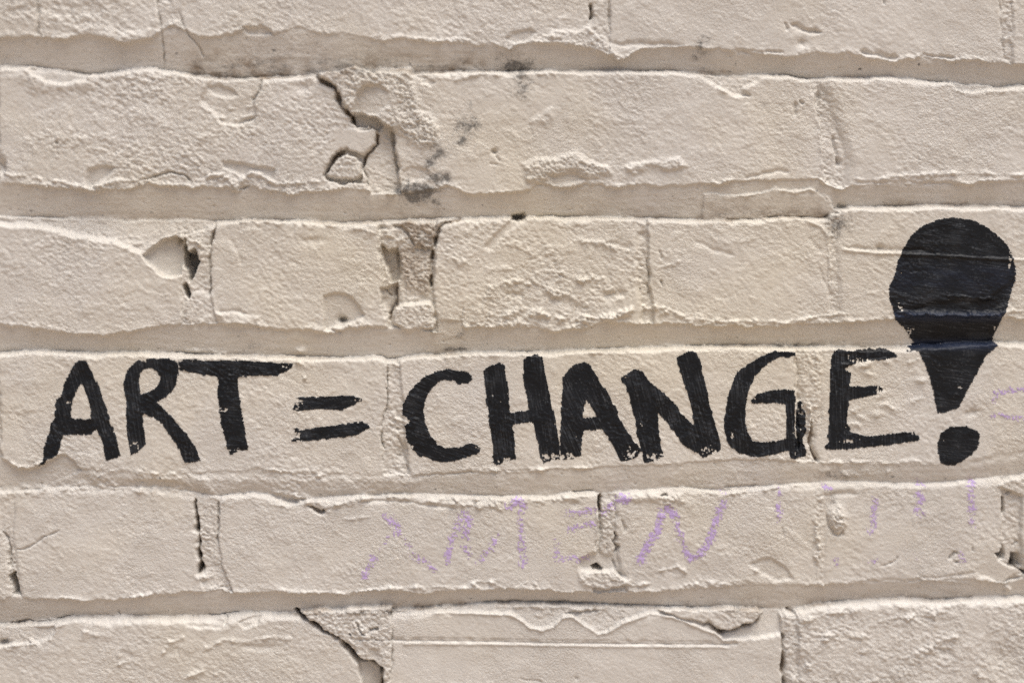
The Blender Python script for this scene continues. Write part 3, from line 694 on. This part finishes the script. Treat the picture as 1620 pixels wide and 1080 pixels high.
def cells_mesh(name, mask, mat, j0=0, i0=0, X=XW, Y=YW, Z=ZW, attrs=None, back=BACK):
    """front sheet of the chosen cells plus side walls going back into the wall"""
    nj, ni = mask.shape
    W = X.shape[1]
    jj, ii = np.nonzero(mask)
    v00 = (jj + j0) * W + ii + i0
    q = np.stack([v00, v00 + W, v00 + W + 1, v00 + 1], 1)       # normals towards -y
    ids, inv = np.unique(q, return_inverse=True)
    inv = inv.reshape(-1, 4)
    xf, yf, zf = X.ravel()[ids], Y.ravel()[ids], Z.ravel()[ids]
    co = np.stack([xf, yf, zf], 1)
    at = {k: a.ravel()[ids] for k, a in (attrs or {}).items()}
    quads = inv
    if back is not None:
        pm = np.pad(mask, 1)
        e = []
        for (dj, di, a, b_) in ((-1, 0, (0, 1), (0, 0)), (1, 0, (1, 0), (1, 1)), (0, -1, (0, 0), (1, 0)), (0, 1, (1, 1), (0, 1))):
            nbm = pm[1 + dj:1 + dj + nj, 1 + di:1 + di + ni]
            j_, i_ = np.nonzero(mask & ~nbm)
            e.append(np.stack([(j_ + a[0] + j0) * W + i_ + a[1] + i0, (j_ + b_[0] + j0) * W + i_ + b_[1] + i0], 1))
        e = np.concatenate(e)
        eu, einv = np.unique(e, return_inverse=True); einv = einv.reshape(-1, 2)
        n0 = len(co); m_ = len(eu)
        fx, fy, fz = X.ravel()[eu], Y.ravel()[eu], Z.ravel()[eu]
        co = np.concatenate([co, np.stack([fx, fy, fz], 1), np.stack([fx, np.full(m_, back), fz], 1)])
        for k in at: at[k] = np.concatenate([at[k], np.zeros(2 * m_, np.float32)])
        sk = np.stack([einv[:, 0] + n0, einv[:, 1] + n0, einv[:, 1] + n0 + m_, einv[:, 0] + n0 + m_], 1)
        quads = np.concatenate([quads, sk])
    return mesh_np(name, co, quads, mat, at)

wall = bpy.data.objects.new("brick_wall", None); sc.collection.objects.link(wall)
wall.location = (0, 0, 0)
wall["label"] = "cream painted old brick wall with crumbling joints, black brush lettering and faded purple chalk"
wall["category"] = "wall"; wall["kind"] = "thing"

cell = LAB[:-1, :-1].copy()
# a cell belongs to a brick only if its four corners do
same = (LAB[1:, :-1] == cell) & (LAB[:-1, 1:] == cell) & (LAB[1:, 1:] == cell)
cell = np.where(same, cell, -1)
ATT = {"stain": STAIN_DARK, "tone": TONE, "yellow": YELL}
LABELS = {}
for k in range(nb):
    mk = cell == k
    if mk.sum() < 60: 
        cell[mk] = -1; continue
    j, i = np.nonzero(mk)
    j0, j1, i0, i1 = j.min(), j.max() + 1, i.min(), i.max() + 1
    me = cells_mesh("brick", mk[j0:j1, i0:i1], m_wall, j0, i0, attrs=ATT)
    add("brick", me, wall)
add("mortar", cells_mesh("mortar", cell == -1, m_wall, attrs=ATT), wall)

# ------------------------------------------------------------------ paint marks: thin sheets following the relief
FS = 0.8
def fine_grid(u0, v0, u1, v1):
    u = np.arange(u0, u1, FS); v = np.arange(v0, v1, FS)
    gu, gv = np.meshgrid(u.astype(np.float32), v.astype(np.float32))
    fi = np.interp(u, ul, np.arange(NU)); fj = np.interp(v, vl, np.arange(NV))
    i = np.minimum(fi.astype(int), NU - 2); j = np.minimum(fj.astype(int), NV - 2)
    a = (fi - i)[None, :]; c = (fj - j)[:, None]
    def smp(F):
        F00 = F[np.ix_(j, i)]; F01 = F[np.ix_(j, i + 1)]; F10 = F[np.ix_(j + 1, i)]; F11 = F[np.ix_(j + 1, i + 1)]
        return (F00 * (1 - a) + F01 * a) * (1 - c) + (F10 * (1 - a) + F11 * a) * c
    return gu, gv, smp

def sheet(name, gu, gv, h, val, mat, parent, label, attrs, lift):
    keep = val
    ck = keep[:-1, :-1] & keep[1:, :-1] & keep[:-1, 1:] & keep[1:, 1:]
    if not ck.any(): return None
    X, Z = to_wall(gu, gv)
    return add(name, cells_mesh(name, ck, mat, X=X, Y=-(h + lift) * S, Z=Z, attrs=attrs, back=None), parent, label)

def off(s, ox, oy, k=3.0):
    return [(x / k + ox, y / k + oy) for x, y in P(s)]

def letter(name, label, polys, holes=(), ang=80, dry=(), blue=None, seed=0):
    allp = np.array([p for q in polys for p in q])
    u0, v0 = allp.min(0) - 8; u1, v1 = allp.max(0) + 8
    gu, gv, smp = fine_grid(u0, v0, u1, v1)
    h = smp(H); gr = smp(GRAIN)
    ca, sa = math.cos(R(ang)), math.sin(R(ang))
    al = gu * ca + gv * sa; ac = -gu * sa + gv * ca               # along / across the bristles
    x = gu + 1.2 * pn(gu / 9, gv / 9, 200 + seed) + .45 * pn(gu / 3, gv / 3, 201 + seed)
    y = gv + 1.2 * pn(gu / 9, gv / 9, 203 + seed) + .45 * pn(gu / 3, gv / 3, 204 + seed)
    d = np.full(gu.shape, 1e9, np.float32)
    for p in polys: d = np.minimum(d, sdf(p, x, y))
    for p in holes: d = np.maximum(d, -sdf(p, x, y))
    bris = pn(ac / 2.2, al / 40, 210 + seed) + .5 * pn(ac / 1.1, al / 18, 211 + seed)
    dd = d + 1.4 * bris * sstep(-12, 0, d) - .9 * gr * sstep(-5, 1, d)
    miss = np.zeros_like(d)                                     # dry-brush gaps: hollows the brush skipped
    for (cx, cy, rx, ry, k) in dry:
        q = np.exp(-((gu - cx) / rx) ** 2 - ((gv - cy) / ry) ** 2)
        miss = np.maximum(miss, k * q)
    sk = .9 * fbm(gu, gv, 5, 2, .7, 220 + seed) + .55 * bris - .45 * gr
    keep = (dd < 0) & (sk < 1.5 - 1.65 * miss)
    dry_glint = np.clip(sstep(.3, 1.5, .8 * fbm(gu, gv, 3.2, 2, .6, 230) + .6 * bris + .6 * gr + .5 * pn(gu / 26, gv / 26, 231)) * .75 + .30 * sstep(.0, .9, bris + .9 * pn(gu / 34, gv / 34, 232)) + .2 * sstep(-3, 0, d), 0, 1)  # dry-brush streaks, plus glints on raised grain painted into the colour
    at = {"dry": dry_glint, "blue": (blue(gu, gv) if blue else np.zeros_like(d))}
    return sheet(name, gu, gv, h, keep, m_black, slogan, label, at, .55)

slogan = bpy.data.objects.new("painted_slogan", None); sc.collection.objects.link(slogan); slogan.parent = wall
a1 = lambda s: off(s, 0, 540)
a2 = lambda s: off(s, 540, 540)
a3 = lambda s: off(s, 1080, 540)
letter("painted_letter", "black painted letter A of ART",
  [a1("205,520 212,490 245,380 262,360 258,300 268,272 290,262 300,210 318,170 350,105 380,88 410,92 430,120 450,170 480,230 495,290 520,350 522,390 540,405 578,540 540,558 505,563 490,500 485,480 470,440 460,420 435,440 300,445 290,490 275,540 250,552 225,558 212,585 185,588 205,565")],
  [a1("380,205 360,250 345,285 340,330 335,362 430,365 432,340 420,280 400,220")], 72, [(108, 636, 8, 5, .8), (152, 683, 5, 6, .8)], seed=1)
letter("painted_letter", "black painted letter R of ART",
  [a1("585,200 600,140 630,105 655,85 690,95 700,80 800,78 830,90 850,110 845,160 838,200 810,245 770,275 740,290 790,325 830,370 870,420 910,470 940,520 955,568 910,572 880,575 865,550 840,490 790,430 765,385 730,365 690,345 678,350 682,400 692,490 655,525 622,538 612,490 600,420 598,300")],
  [a1("665,150 690,130 720,128 745,145 762,170 755,195 735,220 700,240 668,250 662,200")], 80, [(215, 703, 14, 8, .7)], seed=2)
letter("painted_letter", "black painted letter T of ART",
  [a1("845,95 880,85 930,82 960,88 1150,88 1390,105 1388,125 1340,150 1310,165 1220,165 1140,165 1130,180 1138,260 1150,330 1165,420 1178,515 1120,525 1090,540 1080,510 1065,450 1050,400 1040,330 1030,250 1035,180 1020,165 960,158 900,150 850,140")],
  [], 5, [(353, 648, 8, 5, .9), (290, 582, 14, 10, .5), (372, 712, 14, 7, .5), (455, 580, 12, 8, .6)], seed=3)
letter("painted_equals_sign", "black painted equals sign between the two words",
  [a1("1385,320 1400,290 1440,280 1400,265 1480,262 1620,255 1680,258 1720,270 1720,285 1680,300 1630,325 1500,322 1400,328"),
   a1("1385,470 1400,440 1395,415 1412,405 1420,418 1480,410 1620,390 1720,380 1755,395 1755,410 1720,430 1670,450 1620,455 1500,468 1410,480")],
  [], 175, [(470, 642, 8, 10, .8), (470, 690, 10, 14, .9), (570, 632, 8, 8, .8)], seed=4)
letter("painted_letter", "black painted letter C of CHANGE",
  [a2("288,350 290,300 320,240 350,205 400,160 460,138 520,130 580,140 620,160 625,185 600,200 560,205 540,190 500,180 460,195 420,235 400,280 392,330 400,390 430,450 460,490 500,505 560,500 600,485 640,488 660,505 655,525 610,545 560,565 490,572 440,568 400,550 370,545 340,520 318,485 305,460 300,400 318,385 310,360")],
  [], 20, [(742, 597, 8, 8, .6), (652, 707, 10, 8, .8), (752, 708, 10, 8, .6), (645, 668, 8, 6, .8)], seed=5)
letter("painted_letter", "black painted letter H of CHANGE",
  [a2("670,140 700,115 745,98 778,110 785,170 795,230 800,320 808,335 890,326 885,290 870,220 862,160 858,95 880,70 920,60 955,70 968,140 985,220 1000,300 1010,340 1030,440 1036,480 1040,560 1000,560 960,582 945,550 935,490 915,420 905,380 815,395 825,450 828,560 790,565 745,585 722,580 718,500 708,430 700,390 695,330 685,260 680,190")],
  [], 82, [(795, 728, 20, 8, .8), (870, 722, 24, 9, .85), (775, 630, 10, 10, .4), (773, 672, 6, 6, .6), (830, 648, 16, 3, .7)], seed=6)
letter("painted_letter", "black painted letter A of CHANGE",
  [a2("1036,480 1035,430 1042,330 1048,240 1050,170 1070,140 1100,110 1150,95 1180,110 1210,160 1240,210 1270,250 1300,310 1330,380 1360,430 1390,475 1425,515 1400,550 1340,568 1320,562 1290,500 1260,450 1238,415 1150,425 1142,470 1140,540 1100,555 1050,560 1040,540")],
  [a2("1162,278 1180,300 1210,355 1150,362 1148,330")], 65, [(895, 722, 20, 9, .8), (1000, 718, 16, 10, 1.0), (910, 690, 20, 16, .3)], seed=7)
letter("painted_letter", "black painted letter N of CHANGE",
  [a2("1325,178 1350,150 1390,130 1430,140 1460,185 1540,250 1590,300 1620,345 1675,398 1655,300 1640,240 1620,180 1600,130 1590,78 1640,45 1680,45 1700,80 1715,140 1750,300 1790,440 1805,515 1760,530 1720,555 1690,530 1650,510 1620,490 1585,440 1550,390 1505,340 1505,420 1520,500 1535,540 1490,565 1435,575 1425,530 1400,440 1390,370 1370,280 1350,220")],
  [], 75, [(1035, 722, 20, 9, .9), (1120, 712, 24, 9, .75), (1012, 672, 6, 8, .6), (990, 590, 10, 8, .6)], seed=8)
letter("painted_letter", "black painted letter G of CHANGE",
  [a3("195,400 200,340 215,250 240,180 260,140 310,105 360,75 410,52 440,40 470,46 533,50 533,66 500,76 470,72 430,90 380,125 340,170 315,230 300,300 295,360 305,420 330,470 380,475 440,470 488,455 488,300 440,290 380,295 330,295 318,280 350,250 400,232 460,225 530,230 535,300 533,440 545,480 575,470 590,520 585,548 520,560 505,540 500,515 440,535 380,548 320,545 270,530 230,505 205,470"),
   a3("548,290 562,262 574,300 588,350 582,400 590,430 575,470 590,520 545,520 540,440 536,380 540,330")],
  [], 85, [(1270, 640, 8, 26, .85), (1262, 680, 12, 20, .5), (1157, 690, 10, 22, .55), (1190, 632, 10, 8, .7), (1258, 715, 6, 4, .9)], seed=9)
letter("painted_letter", "black painted letter E of CHANGE",
  [a3("680,515 668,500 690,480 692,330 698,200 705,80 715,45 760,35 800,45 850,38 960,30 1000,50 1020,70 1000,80 940,90 880,92 830,100 790,120 770,130 800,150 795,210 870,212 930,208 960,230 920,255 840,270 790,280 790,330 780,380 800,430 850,440 870,450 1000,435 1090,425 1125,450 1125,470 1060,480 960,495 850,505 740,515")],
  [], 88, [(1360, 570, 26, 4, .85), (1392, 618, 12, 8, .95), (1345, 697, 26, 3, 1.0), (1345, 565, 20, 4, .6), (1345, 672, 8, 16, .7), (1450, 685, 10, 7, .4), (1310, 592, 3, 10, .5)], seed=10)
def blue_top(u, v):
    return np.clip(.8 * np.exp(-((v - 500 - (u - 1420) * .01) / 7) ** 2) + .75 * np.exp(-((v - 546) / 7) ** 2) + .35 * np.exp(-((v - 440) / 22) ** 2) * (.6 + .6 * pn(u / 40, v / 12, 300)), 0, 1)
z6 = lambda s: off(s, 1080, 300)
letter("painted_exclamation_mark", "black painted exclamation mark with a large round head",
  [z6("980,520 975,470 1000,420 1020,340 1045,280 1080,220 1140,170 1210,140 1290,132 1360,140 1430,170 1490,210 1540,260 1560,300 1580,370 1580,430 1560,490 1545,550 1525,600 1510,650 1490,690 1490,720 1500,738 1440,790 1410,850 1380,910 1350,960 1330,1000 1310,1040 1250,1055 1210,1060 1200,1020 1190,960 1170,880 1150,830 1120,770 1100,760 1065,772 1070,750 1110,730 1085,700 1060,660 1010,620 1000,580"),
   a3("1210,480 1225,430 1270,405 1350,400 1400,420 1415,450 1405,490 1380,530 1340,560 1290,590 1250,590 1220,570 1210,520")],
  [], 8, [(1597, 413, 3, 14, 1.2), (1422, 488, 8, 10, .8), (1520, 612, 3, 3, 1.0), (1440, 552, 10, 6, .9), (1520, 693, 3, 3, .8), (1440, 525, 8, 8, .8), (1575, 520, 6, 8, .8)], blue=blue_top, seed=11)

# ---- faded purple chalk
scrawl = bpy.data.objects.new("chalk_scrawl", None); sc.collection.objects.link(scrawl); scrawl.parent = wall
def chalk(strokes, seed, k=.5, wd=7.0):
    pts = np.array([p for s in strokes for p in P(s[0] if isinstance(s, tuple) else s)])
    u0, v0 = pts.min(0) - 14; u1, v1 = pts.max(0) + 14
    gu, gv, smp = fine_grid(u0, v0, u1, v1)
    h = smp(H); gr = smp(GRAIN)
    x = gu + 2.2 * pn(gu / 12, gv / 12, 400 + seed); y = gv + 2.2 * pn(gu / 12, gv / 12, 401 + seed)
    val = np.full(gu.shape, -1.0, np.float32)
    for s in strokes:
        kk = k
        if isinstance(s, tuple): s, kk = s
        pp = P(s)
        if len(pp) == 1: pp = pp + [(pp[0][0] + .5, pp[0][1] + .5)]
        d, t = pline(pp, x, y)
        val = np.maximum(val, np.where(d < wd * 1.8, kk + .12 - (d / wd) ** 2 * .5, -1))
    val = val + .55 * gr + .85 * fbm(gu, gv, 3.6, 2, .7, 410 + seed) + .35 * pn(gu / 11, gv / 11, 415 + seed)
    keep = val > .27
    at = {"dry": np.clip(1.0 - sstep(-.1, .95, val) * .95, 0, 1)}
    return sheet("chalk_stroke", gu, gv, h, keep, m_chalk, scrawl, None, at, .3)
chalk([("613,817 622,826 630,840", .5), ("630,840 657,883", .05), ("657,878 687,902", .3), ("590,883 577,910", .4), ("592,880 615,850 640,828", -.05)], 1)
chalk([("707,884 715,850 722,833 732,812 742,820 737,850", .45), ("735,864 743,876", .3), ("757,888 768,876 780,860 787,847", .25)], 2)
chalk([("805,800 822,792 829,800", .55), ("827,795 823,830 828,890", .35)], 3)
chalk([("900,811 925,808 940,806", .4), ("900,837 920,832 937,828", .3), ("880,857 882,882", .3), ("887,881 910,882 927,884", .35)], 4)
chalk([("957,808 967,798", .5), ("982,789 990,788", .8)], 5)
chalk([("1013,886 1025,862 1042,835", .65), ("1043,826 1047,810 1058,806 1068,815", .7), ("1068,815 1075,845 1085,872", .35), ("1085,872 1093,882 1108,876 1122,858 1130,835 1138,808 1143,797", .6)], 6)
chalk([("1233,775 1232,822", .3), ("1232,800 1232,806", .6)], 7, wd=5)
chalk([("1306,770 1314,771", .6)], 8, wd=5)
chalk([("1386,792 1382,815 1378,838", .4)], 9)
chalk([("1453,782 1457,792", .6), ("1450,806 1458,812", .35), ("1454,766 1460,767", .2)], 10)
chalk([("1540,765 1536,767", .5), ("1537,778 1538,805", .5), ("1538,805 1538,830", .2)], 11, wd=7)
chalk([("1323,884 1323,893", .35)], 12, wd=5); chalk([("1378,885 1386,887", .2)], 13, wd=5)
chalk([("1445,877 1447,882", .0)], 14, wd=6); chalk([("1522,878 1524,886", .5)], 15, wd=6)
chalk([("1574,634 1574,622 1590,619 1626,616", .5), ("1570,656 1590,658 1626,663", .35)], 16, wd=5)
chalk([("1137,778 1147,780", .1)], 17, wd=4)

# ------------------------------------------------------------------ the wall beyond the picture, down to the ground
def slab_bricks():
    """plain courses round the detailed panel: boxes with worn edges, one mesh"""
    co, fa = [], []
    def block(x0, z0, x1, z1, y):
        b_ = .004; n0 = len(co)
        for (xa, za, xb, zb, yy) in ((x0, z0, x1, z1, .05), (x0, z0, x1, z1, y + b_), (x0 + b_, z0 + b_, x1 - b_, z1 - b_, y)):
            co.extend([(xa, yy, za), (xb, yy, za), (xb, yy, zb), (xa, yy, zb)])
        for r_ in (0, 4):
            for k_ in range(4):
                a_, c_ = n0 + r_ + k_, n0 + r_ + (k_ + 1) % 4
                fa.append((a_, c_, c_ + 4, a_ + 4))
        fa.append((n0 + 8, n0 + 9, n0 + 10, n0 + 11))
    r2 = np.random.RandomState(11)
    xl0, _ = to_wall(ul[0], 540); xr0, _ = to_wall(ul[-1], 540)
    _, zt = to_wall(810, vl[0]); _, zb = to_wall(810, vl[-1])
    pitch = .0855
    def course(z, xa, xb, k):
        x = xa - (.12 if k % 2 else 0)
        while x < xb:
            x2 = x + .24
            a_, c_ = max(x, xa), min(x2, xb)
            if c_ - a_ > .03: block(a_ + .001, z, c_ - .012, z + .068, r2.uniform(-.001, .001))
            x = x2 + .012
    k = 0; z = zt + .018
    while z < 2.5:
        course(z, -1.3, 1.3, k); z += pitch; k += 1
    z = zb - pitch + .004
    while z > -.02:
        course(z, -1.3, 1.3, k); z -= pitch; k += 1
    z = zb + .008; k = 0
    while z < zt - .05:
        course(z, -1.3, float(xl0), k); course(z, float(xr0) + .012, 1.3, k); z += pitch; k += 1
    # mortar bed behind them (a frame round the detailed panel)
    for (xa, za, xb, zc) in ((-1.3, zt, 1.3, 2.55), (-1.3, -.05, 1.3, zb), (-1.3, zb, float(xl0), zt), (float(xr0), zb, 1.3, zt)):
        n0 = len(co)
        co.extend([(xa, .006, za), (xb, .006, za), (xb, .006, zc), (xa, .006, zc)]); fa.append((n0, n0 + 1, n0 + 2, n0 + 3))
    me = bpy.data.meshes.new("brickwork"); me.from_pydata([tuple(map(float, c)) for c in co], [], fa); me.update()
    me.materials.append(m_wall); return me
add("brickwork", slab_bricks(), wall, kind="stuff")

me = bpy.data.meshes.new("ground")
me.from_pydata([(-200, -200, 0), (200, -200, 0), (200, 200, 0), (-200, 200, 0)], [], [(0, 1, 2, 3)]); me.materials.append(m_pave)
add("ground", me, kind="structure")
